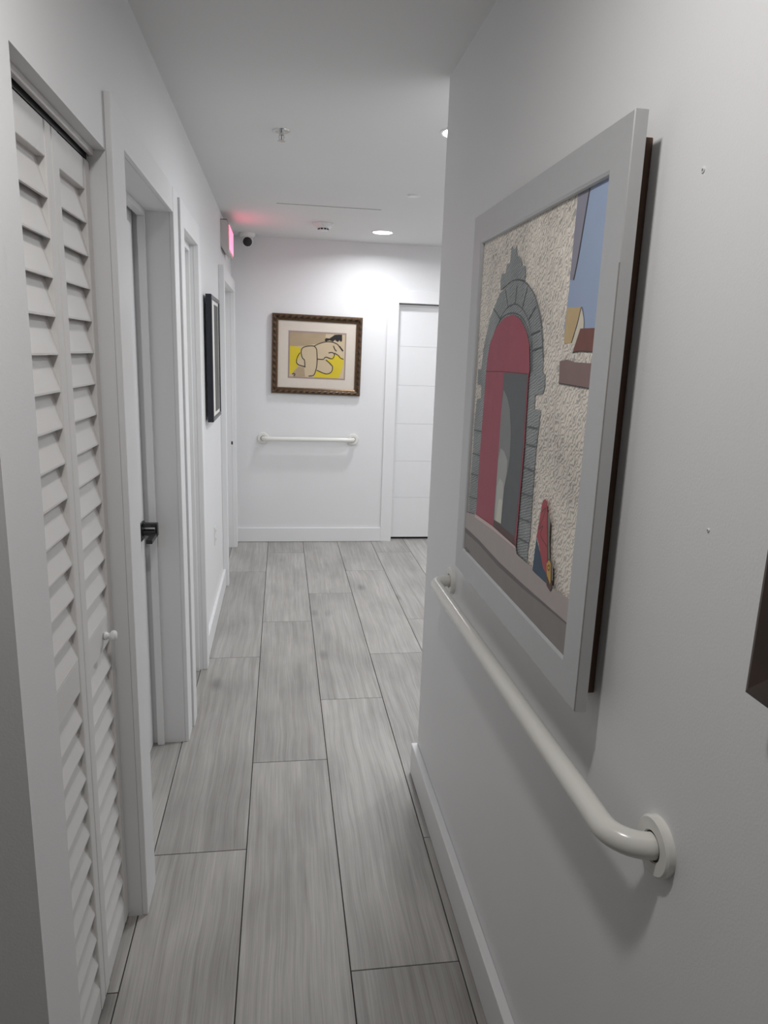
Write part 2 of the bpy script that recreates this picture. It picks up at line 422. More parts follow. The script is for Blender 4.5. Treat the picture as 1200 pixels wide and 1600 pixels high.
# nail holes in the right wall
wr = bpy.data.objects['wall_right']
for (y, z, r) in ((0.897, 1.841, 0.0026), (0.785, 1.40, 0.0016)):
    h = MB().lathe([(r * 1.5, 0.0), (r * 1.4, 0.0012), (r * 0.8, 0.0014)], (XR, y, z), (-1, 0, 0), 12).build('wall_plug', 'trim_white', wr)
    MB().lathe([(r * 0.75, 0.0012), (r * 0.6, 0.0018)], (XR, y, z), (-1, 0, 0), 10).build('nail_hole', 'hole_grey', h)

# door casings: every leg and head its own board
def casing(name, label, a, b, head, xo, wa, wb, top, mat='trim_white'):
    e = struct(empty(name, (XL, (a + b) / 2, 0)), label)
    for y0, y1 in ((a - wa, a), (b, b + wb)):
        MB().box(XL, xo, y0, y1, 0.0, top if True else head).build('casing_leg', mat, e, (XL, (y0 + y1) / 2, 0), bevel=0.0025)
    MB().box(XL, xo - 0.0015, a, b, head, top).build('casing_head', mat, e, (XL, (a + b) / 2, head), bevel=0.002)
    return e
t2 = casing('trim_1', 'white casing boards around the doorway with the black handle', D2[0], D2[1], D2[2], -0.3785, 0.13, 0.112, 2.15)
MB().box(-0.502, -0.475, D2[1] - 0.019, D2[1], 0, D2[2]).build('door_stop', 'trim_white', t2, (-0.5, D2[1], 0), bevel=0.0015)
MB().box(-0.502, -0.475, D2[0], D2[0] + 0.019, 0, D2[2]).build('door_stop', 'trim_white', t2, (-0.5, D2[0], 0), bevel=0.0015)
MB().box(-0.502, -0.475, D2[0] + 0.019, D2[1] - 0.019, D2[2] - 0.019, D2[2]).build('door_stop', 'trim_white', t2, (-0.5, D2[0], 2), bevel=0.0015)
MB().box(-0.474, -0.446, D2[1] - 0.0015, D2[1], 0.84, 0.93).build('strike_plate', 'plastic_white', t2, (-0.46, D2[1], 0.88), bevel=0.0006)
t3 = casing('trim_2', 'narrow white casing boards around the second louvred closet', D3[0], D3[1], D3[2], -0.370, 0.095, 0.08, 2.138)
MB().box(-0.47, -0.409, D3[1] - 0.02, D3[1], 0, D3[2]).build('inner_jamb', 'trim_white', t3, (-0.44, D3[1], 0), bevel=0.0015)
MB().box(-0.47, -0.409, D3[0], D3[0] + 0.02, 0, D3[2]).build('inner_jamb', 'trim_white', t3, (-0.44, D3[0], 0), bevel=0.0015)
MB().box(-0.47, -0.409, D3[0] + 0.02, D3[1] - 0.02, D3[2] - 0.03, D3[2]).build('inner_head', 'trim_white', t3, (-0.44, D3[0], 2), bevel=0.0015)
t4 = casing('trim_3', 'thick white casing boards of the last left doorway by the far corner', D4[0], D4[1], D4[2], -0.359, 0.06, 0.06, 2.115)
e = struct(empty('trim_4', (1.35, YF, 0)), 'white casing boards around the door in the end wall')
for x0, x1 in ((FD[0] - 0.094, FD[0]), (FD[1], FD[1] + 0.094)):
    MB().box(x0, x1, YF - 0.014, YF, 0, 2.112).build('casing_leg', 'trim_white', e, ((x0 + x1) / 2, YF, 0), bevel=0.0025)
MB().box(FD[0], FD[1], YF - 0.0125, YF, FD[2], 2.112).build('casing_head', 'trim_white', e, (1.35, YF, 2.06), bevel=0.002)
# hairline gap of a ceiling access hatch
struct(MB().box(-0.033, 0.605, 4.588, 4.594, CEIL - 0.0012, CEIL).build('trim_5', 'seam_grey'), 'thin dark hairline gap across the ceiling before the smoke detector')
# ------------------------------------------------------------------ doors
def slat_mesh(y0, y1, xf, xb, zb, h, t):
    # tilted blade: lower edge towards the corridor, upper edge at the back
    return MB().prism([(xf, y0, zb), (xf, y0, zb + 0.004), (xb + t, y0, zb + h), (xb, y0, zb + h), (xf - t, y0, zb)], (0, y1 - y0, 0))
def louvre_leaf(parent, y0, y1, xf, z0, z1, st, mid0, mid1, pitch, knob=None, top=0.065, bot=0.06, detail=True):
    xb = xf - 0.028
    c = (xf, (y0 + y1) / 2, z0)
    leaf = MB().box(xb, xf, y0, y0 + st, z0, z1).build('leaf_stile', 'closet_white', parent, c, bevel=0.003)
    MB().box(xb, xf, y1 - st, y1, z0, z1).build('stile', 'closet_white', leaf, (xf, y1, z0), bevel=0.003)
    for a, b in ((z1 - top, z1), (mid0, mid1), (z0, z0 + bot)):
        MB().box(xb + 0.002, xf - 0.002, y0 + st, y1 - st, a, b).build('rail', 'closet_white', leaf, (xf, c[1], a), bevel=0.0015)
    base = None
    for a, b in ((mid1, z1 - top), (z0 + bot, mid0)):
        n = max(1, int(round((b - a) / pitch))); p = (b - a) / n
        for i in range(n):
            zb = a + p * i
            if base is None:
                base = slat_mesh(y0 + st, y1 - st, xf - 0.002, xf - 0.027, zb, p + 0.010, 0.006).build('slat', 'closet_white', leaf, (xf, c[1], zb))
                bw = parent_world(leaf)
            else:
                s = base.copy(); C.objects.link(s); s.parent = leaf
                s.location = Vector((xf, c[1], zb)) - bw
    if knob:
        y, z = knob
        MB().lathe([(0.0095, 0), (0.0105, 0.003), (0.009, 0.007), (0.006, 0.010), (0.0065, 0.013), (0.011, 0.016), (0.0135, 0.020), (0.013, 0.025), (0.009, 0.029), (0.003, 0.030)],
                        (xf, y, z), (1, 0, 0), 24).build('knob', 'trim_white', leaf, (xf, y, z), smooth=True)
    return leaf
d = struct(empty('door_1', (-0.43, 1.5, 0)), 'white louvred bifold closet doors nearest the viewer')
louvre_leaf(d, 1.248, 1.522, -0.430, 0.016, 2.000, 0.037, 0.862, 0.935, 0.0715)
louvre_leaf(d, 1.526, 1.797, -0.430, 0.016, 2.000, 0.040, 0.868, 0.942, 0.0715, knob=(1.700, 0.902))
MB().box(-0.452, -0.436, D1[0], D1[1], 2.006, 2.024).build('track', 'track_black', d, (-0.44, 1.5, 2.01))
MB().box(-0.431, -0.420, D1[0], D1[1], 2.014, 2.028).build('track_lip', 'closet_white', d, (-0.425, 1.5, 2.02), bevel=0.0015)
d = struct(empty('door_2', (-0.517, 2.33, 0)), 'plain white door set deep in its frame with a black lever')
dd = MB().box(-0.557, -0.519, D2[0] + 0.003, D2[1] - 0.003, 0.008, D2[2] - 0.004).build('door_leaf', 'door_white', d, (-0.53, 2.33, 0), bevel=0.002)
hy, hz = 2.655, 0.925
MB().box(-0.519, -0.511, hy - 0.033, hy + 0.033, hz - 0.033, hz + 0.033).build('rosette', 'black_metal', dd, (-0.51, hy, hz), bevel=0.0015)
lv = MB().box(-0.511, -0.458, hy - 0.013, hy + 0.013, hz + 0.016, hz + 0.031).build('lever', 'black_metal', dd, (-0.49, hy, hz), bevel=0.003)
MB().box(-0.467, -0.458, hy - 0.013, hy + 0.013, hz - 0.018, hz + 0.018).build('lever_bend', 'black_metal', lv, (-0.46, hy, hz), bevel=0.001)
MB().tube([(-0.511, hy, hz - 0.006), (-0.492, hy, hz - 0.006), (-0.47, hy, hz - 0.006)], 0.013, 16).build('neck', 'black_metal', lv, (-0.49, hy, hz), smooth=True)
MB().box(-0.482, -0.460, hy - 0.115, hy - 0.006, hz - 0.020, hz - 0.004).build('grip', 'black_metal', lv, (-0.47, hy, hz), bevel=0.002)
d = struct(empty('door_3', (-0.44, 3.18, 0)), 'white louvred closet doors farther along the left wall')
louvre_leaf(d, 2.972, 3.184, -0.436, 0.014, 2.012, 0.030, 0.862, 0.935, 0.0715)
louvre_leaf(d, 3.187, 3.399, -0.436, 0.014, 2.012, 0.030, 0.862, 0.935, 0.0715)
d = struct(empty('door_4', (-0.48, 5.27, 0)), 'white recessed door in the last left doorway')
dd = MB().box(-0.50, -0.462, D4[0] + 0.003, D4[1] - 0.003, 0.008, D4[2] - 0.004).build('door_leaf', 'door_white', d, (-0.48, 5.27, 0), bevel=0.002)
MB().box(-0.398, -0.386, D4[1] - 0.0015, D4[1], 0.855, 0.880).build('latch_plate', 'black_metal', dd, (-0.39, D4[1], 0.83))
# end wall door built of stacked boards with hairline grooves
d = struct(empty('door_5', (1.35, 5.98, 0)), 'white door of stacked horizontal boards in the end wall')
MB().box(FD[0] + 0.003, FD[1] - 0.003, 5.986, 6.012, 0.022, 2.010).build('door_core', 'door_white', d, (1.35, 6.0, 0))
gz = [0.022, 0.380, 0.703, 1.026, 1.350, 1.672, 2.010]
for a, b in zip(gz, gz[1:]):
    MB().box(FD[0] + 0.003, FD[1] - 0.003, 5.980, 5.987, a + (0.0007 if a > 0.1 else 0), b - 0.0007).build('panel', 'door_white', d, (1.35, 5.98, a), bevel=0.0006)
MB().box(FD[0], FD[1], 6.014, 6.03, 0, 2.016).build('door_gap', 'floor_gap', d, (1.35, 6.02, 0))

# ================================================================== things
# ---- ceiling downlights, the passage pair being added fill
TINT = [(0.97, 0.985, 1.0, 1), (0.95, 0.972, 1.0, 1), (1.0, 0.975, 0.95, 1), (0.955, 0.975, 1.0, 1), (0.955, 0.975, 1.0, 1)]
for i, (x, y, s, spr, lab) in enumerate(LIGHTS):
    e = tag(empty('ceiling_downlight', (x, y, CEIL)), lab, 'light', 'round ceiling downlights')
    prof = [(0.082, 0.0), (0.081, 0.003), (0.074, 0.005), (0.070, 0.003), (0.070, 0.0005)]
    MB().lathe(prof, (x, y, CEIL), (0, 0, -1), 48).build('trim_ring', 'plastic_white', e, (x, y, CEIL), smooth=True)
    em = emit('lamp_glow_%d' % i, TINT[i], 9.0)
    MB().lathe([(0.0695, 0.0032), (0.0695, 0.0042), (0.05, 0.0056), (0.02, 0.0062)], (x, y, CEIL), (0, 0, -1), 24).build('diffuser', em.name, e, (x, y, CEIL), smooth=True)
    la = bpy.data.lights.new('downlight_lamp', 'AREA'); la.shape = 'DISK'; la.size = 0.13; la.energy = s; la.color = TINT[i][:3]; la.spread = math.radians(spr)
    lo = bpy.data.objects.new('downlight_lamp', la); C.objects.link(lo); lo.parent = e; lo.location = (0, 0, -0.008)

# ---- smoke detector
sx, sy = 0.282, 5.17
e = tag(empty('smoke_detector', (sx, sy, CEIL)), 'white round smoke detector on the ceiling between camera and lit downlight', 'detector')
MB().lathe([(0.071, 0), (0.071, 0.008), (0.067, 0.012)], (sx, sy, CEIL), (0, 0, -1), 40).build('base_plate', 'plastic_white', e, (sx, sy, CEIL), smooth=True)
MB().lathe([(0.064, 0.011), (0.058, 0.026), (0.044, 0.034), (0.040, 0.035)], (sx, sy, CEIL), (0, 0, -1), 40).build('body', 'plastic_white', e, (sx, sy, CEIL), smooth=True)
MB().lathe([(0.036, 0.033), (0.036, 0.046), (0.030, 0.050), (0.01, 0.051)], (sx, sy, CEIL), (0, 0, -1), 32).build('sensor_cap', 'plastic_white', e, (sx, sy, CEIL), smooth=True)
for k in range(10):
    a = -math.pi / 2 + (k - 0.5) * 2 * math.pi / 10
    px, py = sx + 0.036 * math.cos(a), sy + 0.036 * math.sin(a)
    tx, ty = -math.sin(a) * 0.0075, math.cos(a) * 0.0075; nx, ny = math.cos(a) * 0.0015, math.sin(a) * 0.0015
    MB().prism([(px - tx - nx, py - ty - ny, CEIL - 0.045), (px + tx - nx, py + ty - ny, CEIL - 0.045), (px + tx + nx, py + ty + ny, CEIL - 0.045), (px - tx + nx, py - ty + ny, CEIL - 0.045)],
               (0, 0, 0.009)).build('vent_slot', 'black_metal', e, (px, py, CEIL - 0.04))

# ---- fire sprinkler
sx, sy = -0.002, 3.14
e = tag(empty('fire_sprinkler', (sx, sy, CEIL)), 'small chrome pendent fire sprinkler hanging from the ceiling', 'sprinkler')
MB().lathe([(0.036, 0), (0.035, 0.003), (0.022, 0.006), (0.015, 0.004)], (sx, sy, CEIL), (0, 0, -1), 32).build('escutcheon', 'chrome', e, (sx, sy, CEIL), smooth=True)
MB().lathe([(0.008, 0.003), (0.008, 0.016), (0.006, 0.018)], (sx, sy, CEIL), (0, 0, -1), 16).build('nozzle', 'chrome', e, (sx, sy, CEIL), smooth=True)
for s in (-1, 1):
    MB().tube([(sx + s * 0.007, sy, CEIL - 0.014), (sx + s * 0.010, sy, CEIL - 0.024), (sx + s * 0.007, sy, CEIL - 0.034), (sx + s * 0.002, sy, CEIL - 0.039)], 0.0018, 8).build('frame_arm', 'chrome', e, (sx, sy, CEIL), smooth=True)
MB().lathe([(0.002, 0.016), (0.0022, 0.038)], (sx, sy, CEIL), (0, 0, -1), 8).build('bulb', 'brass_worn', e, (sx, sy, CEIL), smooth=True)
MB().lathe([(0.004, 0.0375), (0.016, 0.0385), (0.016, 0.0398), (0.004, 0.041)], (sx, sy, CEIL), (0, 0, -1), 24).build('deflector', 'chrome', e, (sx, sy, CEIL), smooth=True)

# ---- flush concealed cover plate in the ceiling
sx, sy = 0.722, 4.14
e = tag(empty('ceiling_cover_plate', (sx, sy, CEIL)), 'small flush white round cover plate on the bare ceiling', 'cover plate')
MB().lathe([(0.040, 0), (0.040, 0.002), (0.036, 0.0025)], (sx, sy, CEIL), (0, 0, -1), 32).build('rim', 'plastic_white', e, (sx, sy, CEIL), smooth=True)
MB().lathe([(0.032, 0.002), (0.032, 0.006), (0.029, 0.0075), (0.01, 0.008)], (sx, sy, CEIL), (0, 0, -1), 32).build('disc', 'plastic_white', e, (sx, sy, CEIL), smooth=True)

# ---- security camera (turret) in the far left corner of the ceiling
sx, sy = -0.262, 5.80
e = tag(empty('security_camera', (sx, sy, CEIL)), 'white turret security camera with black lens on the ceiling corner', 'camera')
MB().lathe([(0.062, 0), (0.062, 0.010), (0.056, 0.022), (0.046, 0.030), (0.038, 0.032)], (sx, sy, CEIL), (0, 0, -1), 36).build('mount', 'plastic_white', e, (sx, sy, CEIL), smooth=True)
bc = Vector((sx, sy - 0.004, CEIL - 0.052)); ax = Vector((0.12, -0.92, -0.42)).normalized()
prof = [(0.047 * math.sin(t), -0.047 * math.cos(t)) for t in [0.15 + i * (2.30 - 0.15) / 14 for i in range(15)]]
bl = MB().lathe(prof, bc, ax, 32).build('eyeball', 'plastic_white', e, bc, smooth=True)
MB().lathe([(0.0350, 0.0290), (0.0340, 0.0360), (0.026, 0.0420), (0.010, 0.0445)], bc, ax, 28).build('lens_cover', 'black_metal', bl, bc, smooth=True)

# ---- exit sign on the left wall
e = tag(empty('exit_sign', (XL, 5.15, 2.33)), 'red-lit exit sign box high on the left wall by the camera', 'sign')
y0, y1, z0, z1 = 4.96, 5.36, 2.226, 2.418
out = [(XL, y0, z0 + 0.030), (XL + 0.022, y0, z0), (XL + 0.048, y0, z0), (XL + 0.054, y0, z0 + 0.008), (XL + 0.054, y0, z1 - 0.030), (XL + 0.040, y0, z1), (XL, y0, z1)]
hs = MB().prism(out, (0, y1 - y0, 0)).build('housing', 'exit_housing', e, (XL, 5.15, 2.33), bevel=0.002)
MB().box(XL + 0.053, XL + 0.0565, y0 + 0.010, y1 - 0.010, z0 + 0.014, z1 - 0.028).build('lit_face', 'exit_red', e, (XL + 0.055, 5.15, 2.33), bevel=0.001)
MB().box(XL, XL + 0.042, y0 - 0.0005, y1, z1, z1 + 0.003).build('top_seal', 'black_metal', e, (XL, 5.15, z1))

# ---- outlet on the left wall
e = tag(empty('wall_outlet', (XL, 4.18, 0.51)), 'small white wall outlet low on the left wall', 'outlet')
MB().box(XL, XL + 0.005, 4.145, 4.215, 0.455, 0.568).build('cover_plate', 'plastic_white', e, (XL, 4.18, 0.51), bevel=0.002)
for z in (0.487, 0.537):
    r = MB().box(XL + 0.005, XL + 0.0075, 4.164, 4.196, z - 0.015, z + 0.015).build('socket', 'plastic_white', e, (XL, 4.18, z), bevel=0.001)
    for dy in (-0.006, 0.006):
        MB().box(XL + 0.0072, XL + 0.0078, 4.18 + dy - 0.001, 4.18 + dy + 0.001, z - 0.004, z + 0.005).build('slot', 'black_metal', r, (XL, 4.18 + dy, z))

# ---- grab rails
def grab_rail(label, p0, p1, n, off, r, rb, fr, ft):
    """p0,p1 flange centres on the wall; n outward normal; off standoff of the bar axis"""
    p0, p1, n = Vector(p0), Vector(p1), Vector(n)
    e = tag(empty('handrail', (p0 + p1) / 2), label, 'handrail', 'white wall handrails')
    d = (p1 - p0).normalized(); path = [p0 + n * 0.001, p0 + n * (off - rb)]
    for i in range(1, 11):
        a = math.pi / 2 * i / 10
        path.append(p0 + n * (off - rb + rb * math.sin(a)) + d * (rb - rb * math.cos(a)))
    L = (p1 - p0).length
    for i in range(1, 8): path.append(p0 + n * off + d * (rb + (L - 2 * rb) * i / 8))
    for i in range(0, 11):
        a = math.pi / 2 * i / 10
        path.append(p1 + n * (off - rb + rb * math.cos(a)) - d * (rb - rb * math.sin(a)))
    path += [p1 + n * 0.001]
    MB().tube(path, r, 28).build('bar', 'rail_white', e, p0, smooth=True)
    for p in (p0, p1):
        fl = MB().lathe([(fr, 0), (fr, ft * 0.75), (fr - 0.003, ft), (r + 0.004, ft), (r + 0.0035, ft - 0.002)], p, n, 40).build('flange', 'rail_white', e, p, smooth=True)
        MB().lathe([(r + 0.0034, ft - 0.0022), (r + 0.0005, ft - 0.0015)], p, n, 32).build('joint_ring', 'floor_gap', fl, p)
    return e
grab_rail('white handrail along the right wall beneath the silver framed painting', (XR, 0.797, 0.940), (XR, 2.035, 0.922), (-1, 0, 0), 0.062, 0.0185, 0.055, 0.042, 0.013)
grab_rail('short white handrail on the end wall beneath the gilt framed drawing', (-0.150, YF, 0.890), (0.598, YF, 0.890), (0, -1, 0), 0.062, 0.0185, 0.05, 0.046, 0.014)

# ---- flat painted shapes: ribbons for brush lines
def ribbon(pts, w):
    P = [Vector((p[0], p[1])) for p in pts]; l = []; r = []
    for i, p in enumerate(P):
        d = (P[min(i + 1, len(P) - 1)] - P[max(i - 1, 0)]); d = d.normalized() if d.length else Vector((1, 0))
        n = Vector((-d.y, d.x)) * w / 2; l.append(p + n); r.append(p - n)
    return l, r
def smooth_line(pts, k=4):
    out = []
    for i in range(len(pts) - 1):
        p0 = pts[max(i - 1, 0)]; p1 = pts[i]; p2 = pts[i + 1]; p3 = pts[min(i + 2, len(pts) - 1)]
        for j in range(k):
            t = j / k
            out.append(tuple(0.5 * (2 * p1[c] + (p2[c] - p0[c]) * t + (2 * p0[c] - 5 * p1[c] + 4 * p2[c] - p3[c]) * t * t + (3 * p1[c] - p0[c] - 3 * p2[c] + p3[c]) * t ** 3) for c in (0, 1)))
    out.append(pts[-1]); return out
def clip_poly(poly, u0, u1, v0, v1):
    def cut(ps, inside, inter):
        out = []
        for i in range(len(ps)):
            a, b = ps[i - 1], ps[i]
            if inside(b):
                if not inside(a): out.append(inter(a, b))
                out.append(b)
            elif inside(a): out.append(inter(a, b))
        return out
    for ax, lim, sg in ((0, u0, 1), (0, u1, -1), (1, v0, 1), (1, v1, -1)):
        ins = lambda p: (p[ax] - lim) * sg >= 0
        def itx(a, b):
            t = (lim - a[ax]) / (b[ax] - a[ax]); return tuple(a[c] + (b[c] - a[c]) * t for c in (0, 1))
        poly = cut(poly, ins, itx)
        if not poly: return []
    return poly
def mitred_frame(parent, u0, u1, v0, v1, w, mk, prof, mat, part='frame_rail', bevel=0.0):
    """four mitred rails; prof = [(inset fraction 0..1, height)] from outer back edge over the front to the inner back edge"""
    corners = [(u0, v0), (u1, v0), (u1, v1), (u0, v1)]; inn = [(1, 1), (-1, 1), (-1, -1), (1, -1)]
    obs = []
    for i in range(4):
        j = (i + 1) % 4; vs = []; n = len(prof)
        for (cu, cv), (iu, iv) in ((corners[i], inn[i]), (corners[j], inn[j])):
            for fr, h in prof: vs.append(mk(cu + iu * w * fr, cv + iv * w * fr, h))
        fs = [tuple(range(n))[::-1], tuple(range(n, 2 * n))] + [(a, (a + 1) % n, n + (a + 1) % n, n + a) for a in range(n)]
        cx = sum((Vector(v) for v in vs), Vector()) / len(vs)
        obs.append(MB().add(vs, fs).build(part, mat, parent, None if parent.get('_rot') else cx, bevel=bevel))
    return obs

PAINT=[
 ('sky',[(624,829),(741,834),(734,611),(614,614),(621,671)]),
 ('eave',[(626,828),(672,831),(638,693),(621,695)]),
 ('l_eave',[(672,831),(661,781),(649,726),(638,693)]),
 ('ochre',[(620,650),(651,648),(682,648),(670,621),(653,591),(620,590)]),
 ('gable',[(682,646),(696,626),(698,613),(694,586),(654,588),(671,617)]),
 ('l_gable',[(653,591),(670,621),(682,647),(696,626),(698,613)]),
 ('roof',[(685,613),(739,612),(734,575),(698,577),(662,575)]),
 ('l_roof',[(662,575),(698,577),(734,575)]),
 ('block',[(610,560),(643,563),(677,559),(732,558),(732,519),(669,521),(614,522)]),
 ('l_block',[(614,522),(669,521),(732,519)]),
 ('stone',[(80,164),(77,202),(80,270),(84,337),(81,401),(92,460),(126,465),(124,496),(89,496),(87,532),(115,535),(125,590),(164,654),(223,701),(292,719),(351,722),(408,709),(458,683),(494,648),(516,610),(530,564),(533,537),(546,536),(546,536),(549,511),(542,500),(502,495),(504,468),(539,469),(535,441),(531,396),(531,352),(532,302),(534,256),(536,223),(530,198),(532,168),(475,169),(343,182),(157,180)]),
 ('crown',[(231,709),(224,731),(234,744),(260,742),(265,760),(287,760),(288,792),(296,794),(307,785),(315,785),(322,793),(331,769),(340,767),(348,767),(363,755),(370,740),(377,746),(391,742),(392,715),(350,723),(292,721)]),
 ('l_ring1',[(249,710),(300,721),(351,720),(405,708),(455,682),(488,649),(511,611),(527,564)]),
 ('l_ring2',[(201,604),(237,642),(278,665),(333,673),(380,664),(424,642),(453,612),(469,575),(477,539)]),
 ('l_ring3',[(187,598),(224,634),(276,653),(337,655),(388,645),(432,621),(460,588),(472,536)]),
 ('l_j0',[(341,673),(345,710)]),
 ('l_j1',[(295,668),(268,708)]),
 ('l_j2',[(245,647),(185,673)]),
 ('l_j3',[(389,661),(411,699)]),
 ('l_j4',[(432,637),(470,661)]),
 ('l_j5',[(454,609),(502,615)]),
 ('l_j6',[(468,578),(519,585)]),
 ('l_k0',[(476,432),(533,434)]),
 ('l_k1',[(477,397),(531,399)]),
 ('l_k2',[(472,350),(533,352)]),
 ('l_k3',[(471,297),(532,302)]),
 ('l_k4',[(471,245),(533,251)]),
 ('l_k5',[(474,204),(537,209)]),
 ('l_k6',[(91,383),(166,386)]),
 ('l_k7',[(90,324),(163,328)]),
 ('l_k8',[(87,271),(152,277)]),
 ('l_k9',[(84,210),(156,219)]),
 ('red',[(157,180),(159,347),(167,528),(170,560),(183,594),(229,631),(282,648),(338,652),(385,641),(429,617),(455,588),(468,539),(464,531),(471,388),(468,283),(466,182),(302,184)]),
 ('l_redh',[(166,530),(300,533),(460,533)]),
 ('dark',[(305,530),(457,532),(464,387),(462,282),(455,201),(302,200),(307,338),(306,446)]),
 ('floorb',[(307,202),(453,201),(462,182),(302,184)]),
 ('mid',[(313,495),(343,479),(366,456),(382,414),(388,361),(380,321),(362,281),(361,206),(307,202),(307,338),(306,446)]),
 ('lt1',[(321,368),(348,364),(374,348),(376,326),(365,290),(361,206),(309,204),(309,338)]),
 ('lt2',[(330,302),(354,297),(363,279),(361,206),(314,203),(313,281)]),
 ('lt3',[(344,259),(359,258),(361,206),(324,204),(332,252)]),
 ('pave',[(26,164),(157,179),(304,183),(467,182),(478,170),(533,170),(584,169),(652,163),(736,172),(736,124),(603,118),(359,115),(36,120)]),
 ('pinkedge',[(153,181),(303,186),(467,183),(472,179),(300,178),(153,172)]),
 ('road',[(37,119),(200,122),(368,116),(530,118),(738,128),(736,60),(36,60)]),
 ('kerb',[(35,125),(198,126),(367,120),(529,122),(738,129),(738,126),(630,119),(531,113),(360,109),(201,116),(38,112)]),
 ('wshadow',[(622,296),(641,282),(645,245),(654,214),(671,209),(677,178),(648,178)]),
 ('skirt',[(582,233),(597,217),(648,180),(647,164),(619,165),(592,165),(574,166),(577,201)]),
 ('robe',[(590,275),(595,300),(600,309),(609,313),(619,310),(635,247),(650,181),(627,186),(593,226),(581,235)]),
 ('l_robe',[(598,286),(615,297),(604,273),(589,252),(610,262),(601,243),(636,230)]),
 ('l_robe2',[(619,310),(635,247),(650,181)]),
 ('yellow',[(642,201),(650,211),(662,207),(669,175),(666,168),(648,180)]),
 ('l_yel',[(643,201),(651,210),(662,207),(669,175)]),
 ('l_yel2',[(648,195),(655,201),(660,197),(655,191),(648,193)]),
 ('feet',[(644,182),(666,168),(677,177),(676,163),(671,157),(652,162)]),
 ('l_sig',[(88,71),(97,78),(96,66),(106,76),(112,69),(119,76),(133,71)]),
 ('nail1',[(995,781)]),
]
NUDE=[
 ('OUT',[(-365,319),(364,314),(365,-318),(-361,-315)]),
 ('FIN',[(-314,260),(316,261),(320,-275),(-312,-267)]),
 ('MIN',[(-232,187),(237,186),(236,-193),(-229,-187)]),
 ('SH',[(-221,173),(226,173),(224,-181),(-218,-175)]),
 ('tan',[(-221,173),(68,174),(62,109),(-11,91),(-91,73),(-222,63)]),
 ('yellow1',[(-219,66),(-135,60),(-134,-1),(-162,-60),(-154,-96),(-197,-149),(-219,-157)]),
 ('yellow2',[(2,-122),(77,-145),(121,-135),(131,-84),(110,-19),(139,11),(184,6),(218,-21),(213,-87),(189,-162),(168,-179),(-26,-182)]),
 ('yellow3',[(73,-28),(118,-22),(139,11),(192,-15),(208,-51),(142,-90),(104,-63)]),
 ('foot',[(-197,-153),(-146,-96),(-102,-101),(-93,-174),(-185,-178)]),
 ('hair',[(58,123),(69,141),(98,139),(141,170),(200,175),(202,130),(194,115),(180,129),(165,114),(143,131),(128,116),(99,125),(69,113)]),
 ('s1',[(-25,72),(11,92),(62,109),(114,113),(159,99),(181,79),(212,44)]),
 ('s2',[(-3,48),(-25,72),(-77,70),(-113,57),(-127,35),(-126,-1),(-115,-29),(-100,-43),(-95,-101)]),
 ('s3',[(-138,16),(-159,-24),(-165,-61),(-147,-81),(-99,-94)]),
 ('s4',[(-3,48),(3,-24),(1,-82),(-6,-119),(-23,-160),(-64,-169)]),
 ('s5',[(3,-29),(51,-29),(73,-10),(125,-22),(143,12),(124,29),(94,24)]),
 ('s6',[(142,26),(176,6),(192,-12),(218,-21)]),
 ('s7',[(74,-32),(112,-63),(131,-87),(121,-128),(77,-145),(2,-119)]),
 ('s8',[(-197,-160),(-186,-152),(-174,-159),(-185,-174)]),
 ('s9',[(133,83),(145,55),(160,41)]),
 ('s10',[(181,82),(212,44)]),
]

# ---- large painting in the silver frame, right wall
PX, PY, PZ = 0.475, 1.816, 1.039          # front plane, far edge, lower edge
PWID, PHEI, PFW = 0.820, 0.899, 0.070
e = tag(empty('large_painting', (XR, PY - PWID / 2, PZ)), 'large painting of a red arched doorway in a wide silver frame', 'painting')
mkp = lambda u, v, h: (PX + 0.020 - h, PY - u, PZ + v)
mitred_frame(e, 0, PWID, 0, PHEI, PFW, mkp, [(0, 0), (0, 0.0185), (0.02, 0.020), (0.90, 0.0198), (0.97, 0.0175), (1.0, 0.014), (1.0, 0.0)], 'silver_frame')
# shadow line at the near rail's outer edge, laid on as a thin grey strip
MB().box(PX - 0.0003, PX + 0.002, PY - PWID + 0.0005, PY - PWID + 0.0025, PZ + 0.002, PZ + 0.70).build('edge_shade_line', 'groove_shade', e, (PX, PY - PWID, PZ))
MB().box(PX + 0.016, XR - 0.001, PY - PWID + 0.042, PY - 0.035, PZ + 0.012, PZ + PHEI - 0.022).build('backing_box', 'brown_backing', e, (PX + 0.03, PY - PWID / 2, PZ + 0.4))
pm = MB(); slots = []
def slot(n):
    if n not in slots: slots.append(n)
    return slots.index(n)
U0, U1, V0, V1 = PFW - 0.001, PWID - PFW + 0.001, PFW - 0.005, PHEI - PFW + 0.001
SX = PX + 0.0085
def flat(poly, mat, lvl):
    poly = clip_poly(poly, U0, U1, V0, V1)
    if len(poly) > 2:
        pm.add([(SX - lvl * 0.00012, PY - u, PZ + v) for u, v in poly], [list(range(len(poly)))], slot(mat))
flat([(U0, V0), (U1, V0), (U1, V1), (U0, V1)], 'p_wall', 0)
COL = dict(sky='p_sky', eave='p_eave', ochre='p_ochre', gable='p_cream', roof='p_roof', block='p_block', stone='p_stone', crown='p_stone', red='p_red', dark='p_dark', floorb='p_brown',
           mid='p_mid', lt1='p_lt1', lt2='p_lt2', lt3='p_lt3', pave='p_pave', pinkedge='p_pink', road='p_road', kerb='p_kerb', wshadow='p_shadow', skirt='p_blue', robe='p_robe', yellow='p_yellow', feet='p_brown')
